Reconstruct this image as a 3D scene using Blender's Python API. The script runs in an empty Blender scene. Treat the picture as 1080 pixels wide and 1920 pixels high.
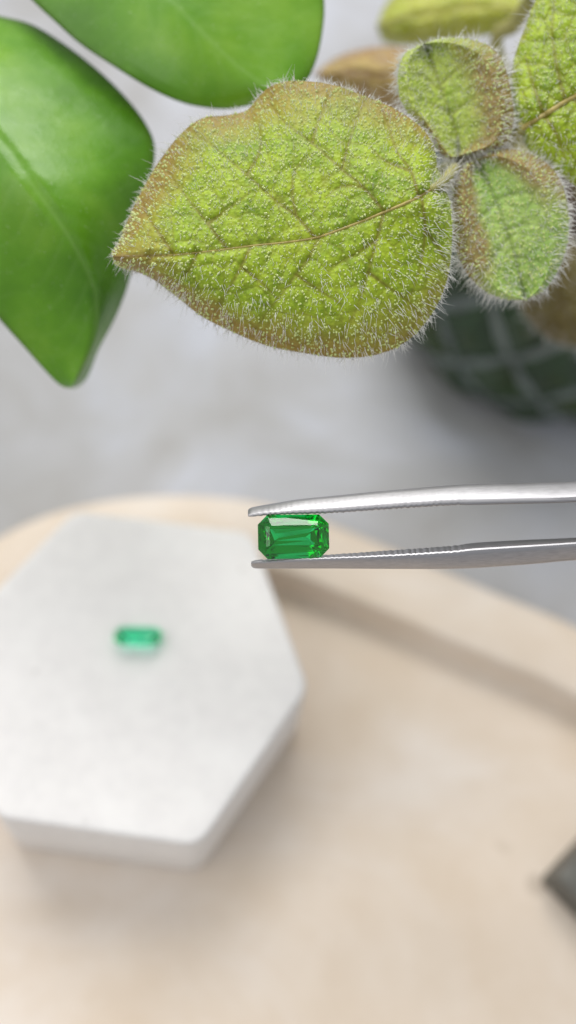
import bpy, math, random
import numpy as np
from mathutils import Matrix, Vector

SC = bpy.context.scene
COL = SC.collection
RNG = np.random.default_rng(7)
MM = 0.001

# ------------------------------------------------------------------ camera
PITCH, ROLL, CAMZ, FPX = math.radians(60.4), math.radians(14.0), 148.0, 1540.0   # mm, photo pixels
c_, s_ = math.cos(PITCH), math.sin(PITCH)
F = np.array([0, c_, -s_]); U0 = np.array([0, s_, c_]); R0 = np.array([1.0, 0, 0])
R = R0 * math.cos(ROLL) + U0 * math.sin(ROLL)
U = U0 * math.cos(ROLL) - R0 * math.sin(ROLL)
CAM = np.array([0, 0, CAMZ])
cd = bpy.data.cameras.new('camera'); cam = bpy.data.objects.new('camera', cd); COL.objects.link(cam)
m = Matrix.Identity(4)
for i in range(3):
    m[i][0], m[i][1], m[i][2], m[i][3] = R[i], U[i], -F[i], CAM[i] * MM
cam.matrix_world = m
cd.sensor_fit = 'VERTICAL'; cd.sensor_height = 36.0; cd.lens = 36.0 * FPX / 1920.0
cd.clip_start = 0.005; cd.clip_end = 20
cd.dof.use_dof = True; cd.dof.focus_distance = 80.5 * MM
APERTURE = 3.3                                   # mm, entrance pupil of the phone lens
cd.dof.aperture_fstop = cd.lens / APERTURE
SC.camera = cam

# ------------------------------------------------------------------ light: one big window behind, soft room light
W = bpy.data.worlds.new('World'); SC.world = W; W.use_nodes = True
bg = W.node_tree.nodes['Background']; bg.inputs[0].default_value = (0.93, 0.96, 1.0, 1); bg.inputs[1].default_value = 0.50
SC.view_settings.view_transform = 'Standard'; SC.view_settings.look = 'None'
SC.view_settings.exposure = 0.0; SC.view_settings.gamma = 1.0


def area(name, target, az, el, dist, sx, sy, watts, col):
    l = bpy.data.lights.new(name, 'AREA'); l.shape = 'RECTANGLE'; l.size = sx; l.size_y = sy; l.energy = watts; l.color = col
    o = bpy.data.objects.new(name, l); COL.objects.link(o)
    d = Vector((math.sin(az) * math.cos(el), math.cos(az) * math.cos(el), math.sin(el)))
    o.location = Vector(target) + d * dist
    o.rotation_euler = d.to_track_quat('Z', 'Y').to_euler()
    return o


area('window_light', (0, 0.06, 0.05), math.radians(-22), math.radians(54), 1.2, 0.90, 0.62, 13.2, (1.0, 0.985, 0.96))
area('side_fill_light', (0, 0.04, 0.03), math.radians(-118), math.radians(48), 1.3, 1.2, 0.9, 6.0, (1.0, 0.98, 0.955))  # added soft fill lamp from the left, stands for no known window

SC.render.engine = 'CYCLES'
SC.cycles.use_denoising = True
SC.cycles.max_bounces = 16; SC.cycles.transmission_bounces = 14; SC.cycles.glossy_bounces = 8; SC.cycles.diffuse_bounces = 5
SC.cycles.transparent_max_bounces = 8
SC.cycles.sample_clamp_indirect = 12.0
SC.cycles.blur_glossy = 0.2


# ------------------------------------------------------------------ helpers
def cw(px, py, depth):
    """photo pixel(s) + distance along the view axis (mm) -> world point in mm"""
    px, py, depth = np.broadcast_arrays(np.asarray(px, float), np.asarray(py, float), np.asarray(depth, float))
    return (CAM + depth[..., None] * (F + ((px - 540) / FPX)[..., None] * R - ((py - 960) / FPX)[..., None] * U))


def onz(px, py, z):
    d = F + (px - 540) / FPX * R - (py - 960) / FPX * U
    return CAM + d * ((z - CAMZ) / d[2])


def mesh_obj(name, V, faces, mats, parent=None, smooth=True, sharp=None, attrs=None, origin=(0, 0, 0), mat_idx=None):
    me = bpy.data.meshes.new(name)
    V = (np.asarray(V, float) - np.asarray(origin, float)) * MM
    me.from_pydata(V.tolist(), [], faces if isinstance(faces, list) else faces.tolist())
    for mt in (mats if isinstance(mats, (list, tuple)) else [mats]):
        me.materials.append(mt)
    if mat_idx is not None:
        me.polygons.foreach_set('material_index', np.asarray(mat_idx, np.int32))
    me.polygons.foreach_set('use_smooth', np.full(len(me.polygons), bool(smooth)))
    if attrs:
        for k, a in attrs.items():
            at = me.attributes.new(k, 'FLOAT', 'POINT'); at.data.foreach_set('value', np.asarray(a, np.float32))
    me.update()
    if smooth and sharp is not None:
        me.set_sharp_from_angle(angle=math.radians(sharp))
    o = bpy.data.objects.new(name, me); COL.objects.link(o)
    if parent is not None:
        o.parent = parent
    else:
        o.location = Vector(np.asarray(origin, float) * MM)
    return o


def thing(name, label, cat, loc_mm, group=None):
    o = bpy.data.objects.new(name, None); COL.objects.link(o)
    o.empty_display_size = 0.005
    o.location = Vector(np.asarray(loc_mm, float) * MM)
    return tag(o, label, cat, group)


def tag(o, label=None, cat=None, group=None, kind=None):
    if label: o['label'] = label
    if cat: o['category'] = cat
    if group: o['group'] = group
    if kind: o['kind'] = kind
    return o


def spline(pts, n):
    """Catmull-Rom through pts, resampled to n points by arc length (any dimension)"""
    P = np.asarray(pts, float)
    if len(P) > 2:
        Q = np.vstack([2 * P[0] - P[1], P, 2 * P[-1] - P[-2]])
        out = []
        for i in range(1, len(Q) - 2):
            t = np.linspace(0, 1, 24, endpoint=False)[:, None]
            p0, p1, p2, p3 = Q[i - 1], Q[i], Q[i + 1], Q[i + 2]
            out.append(0.5 * (2 * p1 + (p2 - p0) * t + (2 * p0 - 5 * p1 + 4 * p2 - p3) * t ** 2 + (3 * p1 - p0 - 3 * p2 + p3) * t ** 3))
        P = np.vstack(out + [P[-1:]])
    L = np.concatenate([[0], np.cumsum(np.linalg.norm(np.diff(P, axis=0), axis=1))])
    t = np.linspace(0, L[-1], n)
    return np.stack([np.interp(t, L, P[:, k]) for k in range(P.shape[1])], 1)


def segdist(X, lines):
    """distance of points X (n,2) to a list of polylines"""
    best = np.full(len(X), 1e9)
    for pl in lines:
        pl = np.asarray(pl, float)
        for a, b in zip(pl[:-1], pl[1:]):
            ab = b - a; t = np.clip(((X - a) @ ab) / (ab @ ab + 1e-9), 0, 1)
            best = np.minimum(best, np.hypot(*(X - a - t[:, None] * ab).T))
    return best


def segdist_t(X, pl):
    """distance to one polyline and how far along it (0..1) the nearest point lies"""
    pl = np.asarray(pl, float); best = np.full(len(X), 1e9); tb_ = np.zeros(len(X)); n = len(pl) - 1
    for i in range(n):
        a, b = pl[i], pl[i + 1]; ab = b - a; t = np.clip(((X - a) @ ab) / (ab @ ab + 1e-9), 0, 1)
        d = np.hypot(*(X - a - t[:, None] * ab).T); w = d < best
        best[w] = d[w]; tb_[w] = (i + t[w]) / n
    return best, tb_


def voronoi(X, seeds):
    d = np.sqrt(((X[:, None, :] - seeds[None]) ** 2).sum(-1))
    d.partition(1, axis=1)
    return d[:, 0], d[:, 1]


def tube(path, radii, n=8, cap=True):
    path = np.asarray(path, float); K = len(path)
    radii = np.broadcast_to(np.asarray(radii, float), (K,))
    T = np.gradient(path, axis=0); T /= np.linalg.norm(T, axis=1)[:, None] + 1e-12
    up = np.array([0.3, 0.2, 1.0])
    A = np.cross(T, up); A /= np.linalg.norm(A, axis=1)[:, None] + 1e-12
    B = np.cross(T, A)
    th = np.linspace(0, 2 * np.pi, n, endpoint=False)
    V = path[:, None] + radii[:, None, None] * (np.cos(th)[None, :, None] * A[:, None] + np.sin(th)[None, :, None] * B[:, None])
    V = V.reshape(-1, 3)
    f = [(k * n + j, k * n + (j + 1) % n, (k + 1) * n + (j + 1) % n, (k + 1) * n + j) for k in range(K - 1) for j in range(n)]
    if cap:
        f += [tuple(range(n))[::-1], tuple((K - 1) * n + j for j in range(n))]
    return V, f


def lathe(profile, n=72):
    """profile: list of (r, z) -> closed-loop revolution about z"""
    P = np.asarray(profile, float); K = len(P)
    th = np.linspace(0, 2 * np.pi, n, endpoint=False)
    V = np.stack([P[:, 0:1] * np.cos(th), P[:, 0:1] * np.sin(th), np.repeat(P[:, 1:2], n, 1)], -1).reshape(-1, 3)
    f = [(k * n + j, k * n + (j + 1) % n, (k + 1) * n + (j + 1) % n, (k + 1) * n + j) for k in range(K - 1) for j in range(n)]
    f += [tuple((K - 1) * n + j for j in range(n)), tuple(range(n))[::-1]]
    return V, f


# ------------------------------------------------------------------ materials
def srgb(r, g, b):
    return tuple(((x / 255 / 12.92) if x / 255 <= 0.04045 else ((x / 255 + 0.055) / 1.055) ** 2.4) for x in (r, g, b)) + (1,)


class Mat:
    def __init__(s, name):
        s.m = bpy.data.materials.new(name); s.m.use_nodes = True
        s.t = s.m.node_tree; s.N = s.t.nodes; s.bsdf = s.N['Principled BSDF']; s.out = s.N['Material Output']

    def n(s, typ, **kw):
        x = s.N.new(typ)
        for k, v in kw.items(): setattr(x, k, v)
        return x

    def l(s, a, b): s.t.links.new(a, b)

    def set(s, **kw):
        for k, v in kw.items():
            s.bsdf.inputs[k.replace('_', ' ')].default_value = v
        return s

    def coord(s):
        if not hasattr(s, '_c'):
            s._c = s.n('ShaderNodeTexCoord')
        return s._c.outputs['Object']

    def noise(s, scale, detail=3, rough=0.55, vec=None, dist=0.0):
        x = s.n('ShaderNodeTexNoise'); x.inputs['Scale'].default_value = scale; x.inputs['Detail'].default_value = detail
        x.inputs['Roughness'].default_value = rough; x.inputs['Distortion'].default_value = dist
        s.l(vec or s.coord(), x.inputs['Vector']); return x.outputs['Fac']

    def voro(s, scale, feature='F1', vec=None):
        x = s.n('ShaderNodeTexVoronoi', feature=feature); x.inputs['Scale'].default_value = scale
        s.l(vec or s.coord(), x.inputs['Vector']); return x.outputs['Distance']

    def ramp(s, fac, stops, interp='LINEAR'):
        x = s.n('ShaderNodeValToRGB'); x.color_ramp.interpolation = interp; e = x.color_ramp.elements
        while len(e) < len(stops): e.new(0.5)
        for k, (p, c) in enumerate(stops):
            e[k].position = p; e[k].color = c if len(c) == 4 else tuple(c) + (1,)
        s.l(fac, x.inputs['Fac']); return x.outputs['Color']

    def mix(s, fac, a, b, blend='MIX'):
        x = s.n('ShaderNodeMix', data_type='RGBA', blend_type=blend)
        if hasattr(fac, 'links'): s.l(fac, x.inputs[0])
        else: x.inputs[0].default_value = fac
        for v, i in ((a, 6), (b, 7)):
            if hasattr(v, 'links'): s.l(v, x.inputs[i])
            else: x.inputs[i].default_value = v
        return x.outputs[2]

    def math(s, op, a, b=0.0, c=0.0):
        x = s.n('ShaderNodeMath', operation=op)
        for v, i in ((a, 0), (b, 1), (c, 2)):
            if hasattr(v, 'links'): s.l(v, x.inputs[i])
            else: x.inputs[i].default_value = v
        return x.outputs[0]

    def attr(s, name):
        x = s.n('ShaderNodeAttribute'); x.attribute_name = name; return x.outputs['Fac']

    def bump(s, h, strength, dist):
        x = s.n('ShaderNodeBump'); x.inputs['Strength'].default_value = strength; x.inputs['Distance'].default_value = dist
        s.l(h, x.inputs['Height']); s.l(x.outputs[0], s.bsdf.inputs['Normal']); return x.outputs[0]

    def base(s, c): s.l(c, s.bsdf.inputs['Base Color'])

    def translucent(s, color, fac, normal=None):
        t = s.n('ShaderNodeBsdfTranslucent'); mx = s.n('ShaderNodeMixShader'); mx.inputs[0].default_value = fac
        if hasattr(color, 'links'): s.l(color, t.inputs['Color'])
        else: t.inputs['Color'].default_value = color
        if normal: s.l(normal, t.inputs['Normal'])
        s.l(s.bsdf.outputs[0], mx.inputs[1]); s.l(t.outputs[0], mx.inputs[2]); s.l(mx.outputs[0], s.out.inputs['Surface'])


def mat_marble():
    M = Mat('grey_marble')
    a = M.noise(8, 4, 0.55, dist=1.0); b = M.noise(24, 3, 0.6, dist=0.8)
    base = M.ramp(a, [(0.32, srgb(140, 140, 139)), (0.44, srgb(164, 163, 163)), (0.54, srgb(180, 181, 186)), (0.66, srgb(208, 212, 225))])
    v = M.ramp(b, [(0.36, srgb(154, 151, 147)), (0.50, srgb(172, 172, 174)), (0.64, srgb(188, 192, 204))])
    c = M.mix(0.45, base, v)
    M.base(c); M.set(Roughness=0.6); M.bsdf.inputs['Specular IOR Level'].default_value = 0.25
    return M.m


def mat_travertine():
    M = Mat('beige_travertine')
    mp = M.n('ShaderNodeMapping'); mp.inputs['Rotation'].default_value = (0, 0, math.radians(-38)); mp.inputs['Scale'].default_value = (1.0, 1.7, 1.0)
    M.l(M.coord(), mp.inputs['Vector'])
    a = M.noise(16, 5, 0.6, vec=mp.outputs[0], dist=0.7); b = M.noise(45, 4, 0.6)
    base = M.ramp(a, [(0.30, srgb(209, 190, 168)), (0.45, srgb(217, 202, 185)), (0.55, srgb(223, 212, 201)), (0.68, srgb(233, 227, 221))])
    v = M.ramp(b, [(0.35, srgb(206, 188, 166)), (0.55, srgb(219, 205, 189)), (0.7, srgb(229, 219, 208))])
    c = M.mix(0.4, base, v)
    pits = M.ramp(M.voro(80), [(0.10, (1, 1, 1)), (0.17, (0, 0, 0))])
    msk = M.ramp(M.noise(22, 2), [(0.57, (0, 0, 0)), (0.64, (1, 1, 1))])
    pm = M.math('MULTIPLY', pits, msk)
    pm = M.math('MULTIPLY', pm, 0.75)
    c = M.mix(pm, c, srgb(140, 122, 100))
    M.base(c); M.set(Roughness=0.6)
    M.bump(M.noise(600, 3), 0.15, 0.0004)
    return M.m


def mat_plaster():
    M = Mat('white_plaster')
    a = M.noise(38, 5, 0.65, dist=0.6); b = M.noise(500, 3, 0.6)
    c = M.mix(0.35, M.ramp(a, [(0.30, srgb(222, 219, 217)), (0.48, srgb(230, 227, 225)), (0.66, srgb(236, 234, 232))]), M.ramp(b, [(0.35, srgb(218, 216, 215)), (0.6, srgb(232, 230, 228))]))
    pits = M.ramp(M.voro(260), [(0.07, (1, 1, 1)), (0.14, (0, 0, 0))])
    pm = M.math('MULTIPLY', pits, M.ramp(M.noise(70, 2), [(0.54, (0, 0, 0)), (0.62, (0.5, 0.5, 0.5))]))
    c = M.mix(pm, c, srgb(168, 163, 158))
    M.base(c); M.set(Roughness=0.75)
    M.bump(b, 0.12, 0.0004)
    return M.m


def mat_slate():
    M = Mat('dark_slate')
    a = M.noise(120, 5, 0.65)
    M.base(M.ramp(a, [(0.3, srgb(74, 73, 68)), (0.55, srgb(96, 95, 89)), (0.75, srgb(122, 120, 112))]))
    M.set(Roughness=0.5); M.bump(a, 0.3, 0.0006)
    return M.m


def mat_steel():
    M = Mat('brushed_steel')
    cx = M.n('ShaderNodeCombineXYZ')
    M.l(M.math('MULTIPLY', M.attr('along'), 0.9), cx.inputs[0]); M.l(M.math('MULTIPLY', M.attr('across'), 14.0), cx.inputs[1])
    n1 = M.noise(1.0, 4, 0.6, vec=cx.outputs[0])
    big = M.noise(170, 3)
    M.base(M.ramp(n1, [(0.3, (0.35, 0.345, 0.357, 1)), (0.7, (0.46, 0.452, 0.466, 1))]))
    M.set(Metallic=1.0)
    M.l(M.ramp(big, [(0.3, (0.42, 0.42, 0.42)), (0.7, (0.52, 0.52, 0.52))]), M.bsdf.inputs['Roughness'])
    spk = M.ramp(M.voro(700), [(0.05, (0, 0, 0)), (0.09, (1, 1, 1))])
    sx = M.n('ShaderNodeCombineXYZ')
    M.l(M.math('MULTIPLY_ADD', M.attr('across'), 1.1, M.math('MULTIPLY', M.attr('along'), 2.2)), sx.inputs[0]); M.l(M.math('MULTIPLY', M.attr('along'), 0.12), sx.inputs[1])
    scr = M.ramp(M.noise(1.6, 2, 0.5, vec=sx.outputs[0]), [(0.60, (0, 0, 0)), (0.66, (1, 1, 1))])
    M.bump(M.mix(0.3, M.mix(0.25, n1, spk), scr), 0.09, 0.00005)
    return M.m


def mat_gem(name='emerald', density=1300):
    M = Mat(name)
    M.set(Base_Color=(0.38, 0.97, 0.80, 1), Roughness=0.0, IOR=1.62)
    M.bsdf.inputs['Transmission Weight'].default_value = 1.0
    va = M.n('ShaderNodeVolumeAbsorption'); va.inputs['Color'].default_value = (0.0, 0.90, 0.59, 1); va.inputs['Density'].default_value = density
    M.l(va.outputs[0], M.out.inputs['Volume'])
    return M.m


def mat_fuzzy(name, lime, deep, brown, veinc, brown_amt=1.0, trans=0.25):
    M = Mat(name)
    n1 = M.noise(420, 4, 0.6); n2 = M.noise(2400, 3, 0.6); n3 = M.noise(170, 3, 0.6)
    c = M.ramp(M.mix(0.45, n1, n3), [(0.38, srgb(*deep)), (0.58, srgb(*lime))])
    c = M.mix(M.ramp(n2, [(0.45, (0, 0, 0)), (0.75, (0.5, 0.5, 0.5))]), c, srgb(*[min(255, int(x * 1.12 + 22)) for x in lime]))
    e = M.attr('edge')
    bm = M.math('MULTIPLY_ADD', n3, 0.9, -0.45)
    bm = M.math('ADD', bm, e)
    bm = M.math('MULTIPLY', bm, brown_amt)
    bmask = M.ramp(bm, [(0.32, (0, 0, 0)), (0.98, (0.80, 0.80, 0.80))])
    c = M.mix(bmask, c, srgb(*brown))
    v = M.attr('vein')
    c = M.mix(M.math('MULTIPLY', v, 0.75), c, srgb(*veinc))
    M.base(c); M.set(Roughness=0.48)
    M.bsdf.inputs['Sheen Weight'].default_value = 0.08; M.bsdf.inputs['Sheen Roughness'].default_value = 0.4
    M.bsdf.inputs['Sheen Tint'].default_value = (0.95, 0.97, 0.85, 1)
    M.bump(M.voro(2600), 0.35, 0.00025)
    M.translucent(c, trans)
    return M.m


def mat_hair():
    M = Mat('leaf_hair')
    M.set(Base_Color=(0.95, 0.945, 0.93, 1), Roughness=0.22)
    M.translucent((0.95, 0.94, 0.90, 1), 0.35)
    return M.m


def mat_papilla():
    M = Mat('leaf_papilla')
    M.set(Base_Color=srgb(226, 236, 158), Roughness=0.12)
    M.bsdf.inputs['Specular IOR Level'].default_value = 0.8
    M.translucent(srgb(214, 230, 130), 0.3)
    return M.m


def mat_gloss():
    M = Mat('glossy_leaf')
    n1 = M.noise(60, 4, 0.6); n2 = M.noise(900, 3, 0.6)
    c = M.ramp(n1, [(0.32, srgb(80, 136, 18)), (0.52, srgb(106, 164, 30)), (0.68, srgb(134, 184, 52))])
    e = M.attr('edge')
    c = M.mix(M.math('MULTIPLY', e, 0.55), c, srgb(70, 84, 22))
    v = M.attr('vein')
    c = M.mix(M.math('MULTIPLY', v, 0.27), c, srgb(164, 204, 120))
    spk = M.ramp(M.voro(2300), [(0.08, (1, 1, 1)), (0.20, (0, 0, 0))])
    spk = M.math('MULTIPLY', spk, M.ramp(n2, [(0.5, (0, 0, 0)), (0.62, (0.8, 0.8, 0.8))]))
    c = M.mix(spk, c, srgb(196, 214, 170))
    M.base(c); M.l(M.ramp(M.noise(140, 4, 0.65), [(0.35, (0.24, 0.24, 0.24)), (0.65, (0.42, 0.42, 0.42))]), M.bsdf.inputs['Roughness'])
    M.bsdf.inputs['Specular IOR Level'].default_value = 0.5
    M.bump(M.noise(900, 4, 0.7), 0.22, 0.00025)
    M.translucent(c, 0.25)
    return M.m


def mat_simple(name, rgb, rough=0.5, noise=None, amt=0.25, **kw):
    M = Mat(name)
    if noise:
        d = tuple(x * (1 - amt) for x in rgb[:3]) + (1,); l = tuple(min(1, x * (1 + amt)) for x in rgb[:3]) + (1,)
        M.base(M.ramp(M.noise(noise, 4, 0.6), [(0.32, d), (0.66, l)]))
    else:
        M.set(Base_Color=rgb)
    M.set(Roughness=rough, **kw)
    return M.m


MARBLE, TRAV, PLASTER, SLATE, STEEL, GEM = mat_marble(), mat_travertine(), mat_plaster(), mat_slate(), mat_steel(), mat_gem()
FUZZ = mat_fuzzy('fuzzy_leaf', (176, 200, 42), (122, 158, 12), (168, 128, 70), (124, 96, 38), 1.15)
FUZZ_YOUNG = mat_fuzzy('young_fuzzy_leaf', (196, 214, 96), (160, 190, 62), (164, 122, 84), (150, 154, 74), 1.12)
FUZZ_YELLOW = mat_fuzzy('yellow_fuzzy_leaf', (206, 210, 84), (182, 194, 62), (176, 146, 80), (150, 140, 60), 0.5)
FUZZ_BROWN = mat_fuzzy('brown_fuzzy_leaf', (206, 180, 100), (184, 148, 104), (172, 130, 100), (140, 100, 70), 1.0)
HAIR, PAPILLA, GLOSS = mat_hair(), mat_papilla(), mat_gloss()
MIDRIB = mat_simple('midrib_skin', srgb(168, 152, 84), 0.45, 900)
STEM = mat_simple('woolly_stem', srgb(160, 156, 92), 0.6, 700)
GSTEM = mat_simple('green_stem', srgb(84, 130, 48), 0.45, 400)
POTB = mat_simple('pot_glaze', srgb(104, 114, 112), 0.3, 90, 0.4)
POTD = mat_simple('pot_facet_glaze', srgb(38, 58, 32), 0.15, 120, 0.35)
SOIL = mat_simple('soil', srgb(62, 48, 36), 0.9, 500, 0.5)


# ------------------------------------------------------------------ setting: marble table
V, f = [], []
n = 2
tb = mesh_obj('table', [(-900, -500, -30), (900, -500, -30), (900, 1300, -30), (-900, 1300, -30), (-900, -500, 0), (900, -500, 0), (900, 1300, 0), (-900, 1300, 0)],
              [(4, 5, 6, 7), (3, 2, 1, 0), (0, 1, 5, 4), (1, 2, 6, 5), (2, 3, 7, 6), (3, 0, 4, 7)], MARBLE, smooth=False)
tag(tb, 'pale grey marble table top, out of focus', kind='structure')

# ------------------------------------------------------------------ round travertine tray
ZR, ZF = 12.0, 5.2
TRP = [(-62, 35), (-49.3, 58.8), (-33.6, 71), (-14.7, 77.4), (1, 78.6), (21, 75.8), (41.5, 72), (60, 68.4), (85, 59), (104, 40), (111, 8), (100, -42), (60, -82), (0, -96), (-50, -80), (-76, -40), (-74, 0)]
TC = np.array([8.0, -10, 0])
lp = spline(TRP * 3, 601)[200:400]            # closed outline, middle of three turns
tg_ = np.roll(lp, -3, 0) - np.roll(lp, 3, 0); tg_ /= np.linalg.norm(tg_, axis=1)[:, None]
inw = np.stack([-tg_[:, 1], tg_[:, 0]], 1)
if ((TC[:2] - lp) * inw).sum() < 0: inw = -inw
TPROF = [(5, 0.0), (1.2, 1.0), (0, 3.0), (0, ZR - 2.0), (0.6, ZR - 0.6), (2.0, ZR), (12.4, ZR), (13.3, ZR - 0.5), (13.6, ZR - 1.6), (14.3, ZF + 1.2), (15.0, ZF + 0.2), (16.2, ZF), (45, ZF)]
V = np.vstack([np.c_[lp + inw * o, np.full(len(lp), z)] for o, z in TPROF[:-1]] + [np.c_[(lp - TC[:2]) * .25 + TC[:2], np.full(len(lp), ZF)]]); n = len(lp)
f = [(k * n + j, k * n + (j + 1) % n, (k + 1) * n + (j + 1) % n, (k + 1) * n + j) for k in range(len(TPROF) - 1) for j in range(n)]
f += [tuple((len(TPROF) - 1) * n + j for j in range(n)), tuple(range(n))[::-1]]
if (np.cross(lp[1] - lp[0], TC[:2] - lp[0])) < 0: f = [q[::-1] for q in f]
tray = mesh_obj('tray', V, f, TRAV, origin=TC, sharp=50)
tag(tray, 'rounded beige travertine tray with a raised rim, under the white hexagonal block', 'tray')

# ------------------------------------------------------------------ white hexagonal block on the tray
def rounded_poly(pts, rad, seg=7):
    P = np.asarray(pts, float); out = []
    for i in range(len(P)):
        a, b, c = P[i - 1], P[i], P[(i + 1) % len(P)]
        u = (a - b) / np.linalg.norm(a - b); v = (c - b) / np.linalg.norm(c - b)
        half = math.acos(np.clip(u @ v, -1, 1)) / 2
        d = rad / math.tan(half); ctr = b + (u + v) / np.linalg.norm(u + v) * (rad / math.sin(half))
        p, q = b + u * d - ctr, b + v * d - ctr
        a0 = math.atan2(p[1], p[0]); da = (math.atan2(q[1], q[0]) - a0 + math.pi) % (2 * math.pi) - math.pi
        for k in range(seg + 1):
            t = a0 + da * k / seg; out.append(ctr + rad * np.array([math.cos(t), math.sin(t)]))
    return np.array(out)


def block(name, poly, z0, z1, bev, flare, mat, origin, rad, taper_noise=0.25, seg=7):
    ctr = poly.mean(0)
    rp = rounded_poly(poly, rad, seg); n = len(rp)
    d = rp - ctr; L = np.linalg.norm(d, axis=1)[:, None]; dn = d / L
    rings = [(z0, flare - bev * .6), (z0 + bev * .6, flare), (z0 + (z1 - z0) * .5, flare * .5)]
    for a in np.linspace(0, math.pi / 2, 5):
        rings.append((z1 - bev + bev * math.sin(a), -bev + bev * math.cos(a)))
    rings += [(z1 + 0.02, -bev - 1.5), (z1 + 0.02, -12.0 if L.min() > 16 else -L.min() * .7)]
    V = []
    for k, (z, off) in enumerate(rings):
        wob = RNG.normal(0, 0.03, n)
        q = ctr + d + dn * (off + wob)[:, None] if k < 8 else ctr + d + dn * off
        V.append(np.c_[q, np.full(n, z)])
    V = np.vstack(V); K = len(rings)
    f = [(k * n + j, k * n + (j + 1) % n, (k + 1) * n + (j + 1) % n, (k + 1) * n + j) for k in range(K - 1) for j in range(n)]
    f += [tuple((K - 1) * n + j for j in range(n)), tuple(range(n))[::-1]]
    return mesh_obj(name, V, f, mat, origin=origin, sharp=50)


ZS = 28.0
hexv = np.array([onz(x, y, ZS)[:2] for x, y in ((138, 955), (472, 996), (580, 1288), (374, 1588), (-10, 1534))])
cen = hexv[[0, 3]].mean(0)
hexv = np.vstack([hexv, 2 * cen - hexv[2]])[::-1]
slab = block('stone_block', hexv, ZF + 0.01, ZS, 0.9, 1.3, PLASTER, (cen[0], cen[1], ZF), 3.6)
tag(slab, 'white hexagonal plaster block on the beige tray, carrying a loose green gem', 'stone block')

# ------------------------------------------------------------------ dark slate piece at the right edge
p0, p1, p2 = onz(1012, 1650, ZF)[:2], onz(1095, 1560, ZF)[:2], onz(1095, 1738, ZF)[:2]
u1 = (p1 - p0) / np.linalg.norm(p1 - p0); u2 = (p2 - p0) / np.linalg.norm(p2 - p0)
mid = (u1 + u2) / np.linalg.norm(u1 + u2)
poly = np.array([p0, p0 + u2 * 17, p0 + u2 * 17 + mid * 12, p0 + u1 * 20 + mid * 13, p0 + u1 * 20])
c0 = poly.mean(0)
sl = block('slate_piece', poly, ZF + 0.01, ZF + 7.0, 0.9, 0.2, SLATE, (c0[0], c0[1], ZF), 0.8, seg=4)
tag(sl, 'small dark grey slate piece lying on the beige tray', 'slate piece')


# ------------------------------------------------------------------ emeralds
def gem_mesh():
    hx, hy, cut = 3.46, 2.12, 0.92

    def ring(ins, z):
        a, b = hx - ins, hy - ins; c = max(cut - ins * 0.72, 0.10)
        c = min(c, a * .9, b * .9)
        return [(a, -b + c, z), (a, b - c, z), (a - c, b, z), (-a + c, b, z), (-a, b - c, z), (-a, -b + c, z), (-a + c, -b, z), (a - c, -b, z)]
    rings = [ring(1.08, .80), ring(0.72, .62), ring(0.34, .35), ring(0.0, 0.05), ring(0.0, -0.05), ring(.22, -.48), ring(.52, -.98), ring(.90, -1.46), ring(1.30, -1.88), ring(1.74, -2.26)]
    V = [p for r in rings for p in r]
    rj = np.random.default_rng(4)
    for k in range(32, len(V)):            # hand-cut pavilion: steps never quite even
        V[k] = tuple(np.array(V[k]) + rj.normal(0, .035, 3))
    f = [tuple(range(8))]
    for k in range(len(rings) - 1):
        for j in range(8):
            f.append((k * 8 + j, (k + 1) * 8 + j, (k + 1) * 8 + (j + 1) % 8, k * 8 + (j + 1) % 8))
    n = len(V); V += [(1.38, 0.04, -2.52), (-1.30, -0.03, -2.52)]
    b = (len(rings) - 1) * 8
    A, B = n, n + 1
    f += [(b + 0, A, b + 1), (b + 1, A, b + 2), (b + 2, A, B, b + 3), (b + 3, B, b + 4), (b + 4, B, b + 5), (b + 5, B, b + 6), (b + 6, B, A, b + 7), (b + 7, A, b + 0)]
    return V, f


V, f = gem_mesh()
gem = mesh_obj('gemstone', V, f, GEM, smooth=False)
tag(gem, 'emerald cut green gem gripped between the tweezer tips', 'gemstone', 'emerald cut green gems')
GP = cw(550.5, 1006, 79.6)
zt = -F + U * math.tan(math.radians(5)) + R * math.tan(math.radians(6)); zt /= np.linalg.norm(zt)
xr = R * math.cos(math.radians(1.2)) + U * math.sin(math.radians(1.2))
xr = xr - zt * (xr @ zt); xr /= np.linalg.norm(xr); yu = np.cross(zt, xr)
mw = Matrix.Identity(4)
for i in range(3):
    mw[i][0], mw[i][1], mw[i][2], mw[i][3] = xr[i], yu[i], zt[i], GP[i] * MM
gem.matrix_world = mw
gem2 = gem.copy(); gem2.data = gem.data.copy()
for v_ in gem2.data.vertices: v_.co.z *= 0.60 if v_.co.z < 0 else 0.85
gem2.data.materials[0] = mat_gem('lit_emerald', 240); COL.objects.link(gem2)  # same stone; glow of light through it put in as weaker absorption
tag(gem2, 'loose emerald cut green gem lying on the white hexagonal block', 'gemstone', 'emerald cut green gems')
q = onz(259, 1192, ZS + 1.4)
x2 = R.copy(); x2[2] = 0; x2 /= np.linalg.norm(x2)
rot2 = Matrix.Rotation(math.atan2(x2[1], x2[0]), 4, 'Z') @ Matrix.Rotation(math.radians(-31), 4, 'X')   # resting on a pavilion facet
low = min((rot2 @ (v_.co / MM)).z for v_ in gem2.data.vertices)
gem2.matrix_world = Matrix.Translation(Vector((q[0] * MM, q[1] * MM, (ZS + 0.03 - low) * MM))) @ rot2

# ------------------------------------------------------------------ tweezers
TW = cw(1000, 975, 80.4)
tw = thing('tweezers', 'brushed steel tweezers with serrated tips holding the green gem', 'tweezers', TW)


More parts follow.
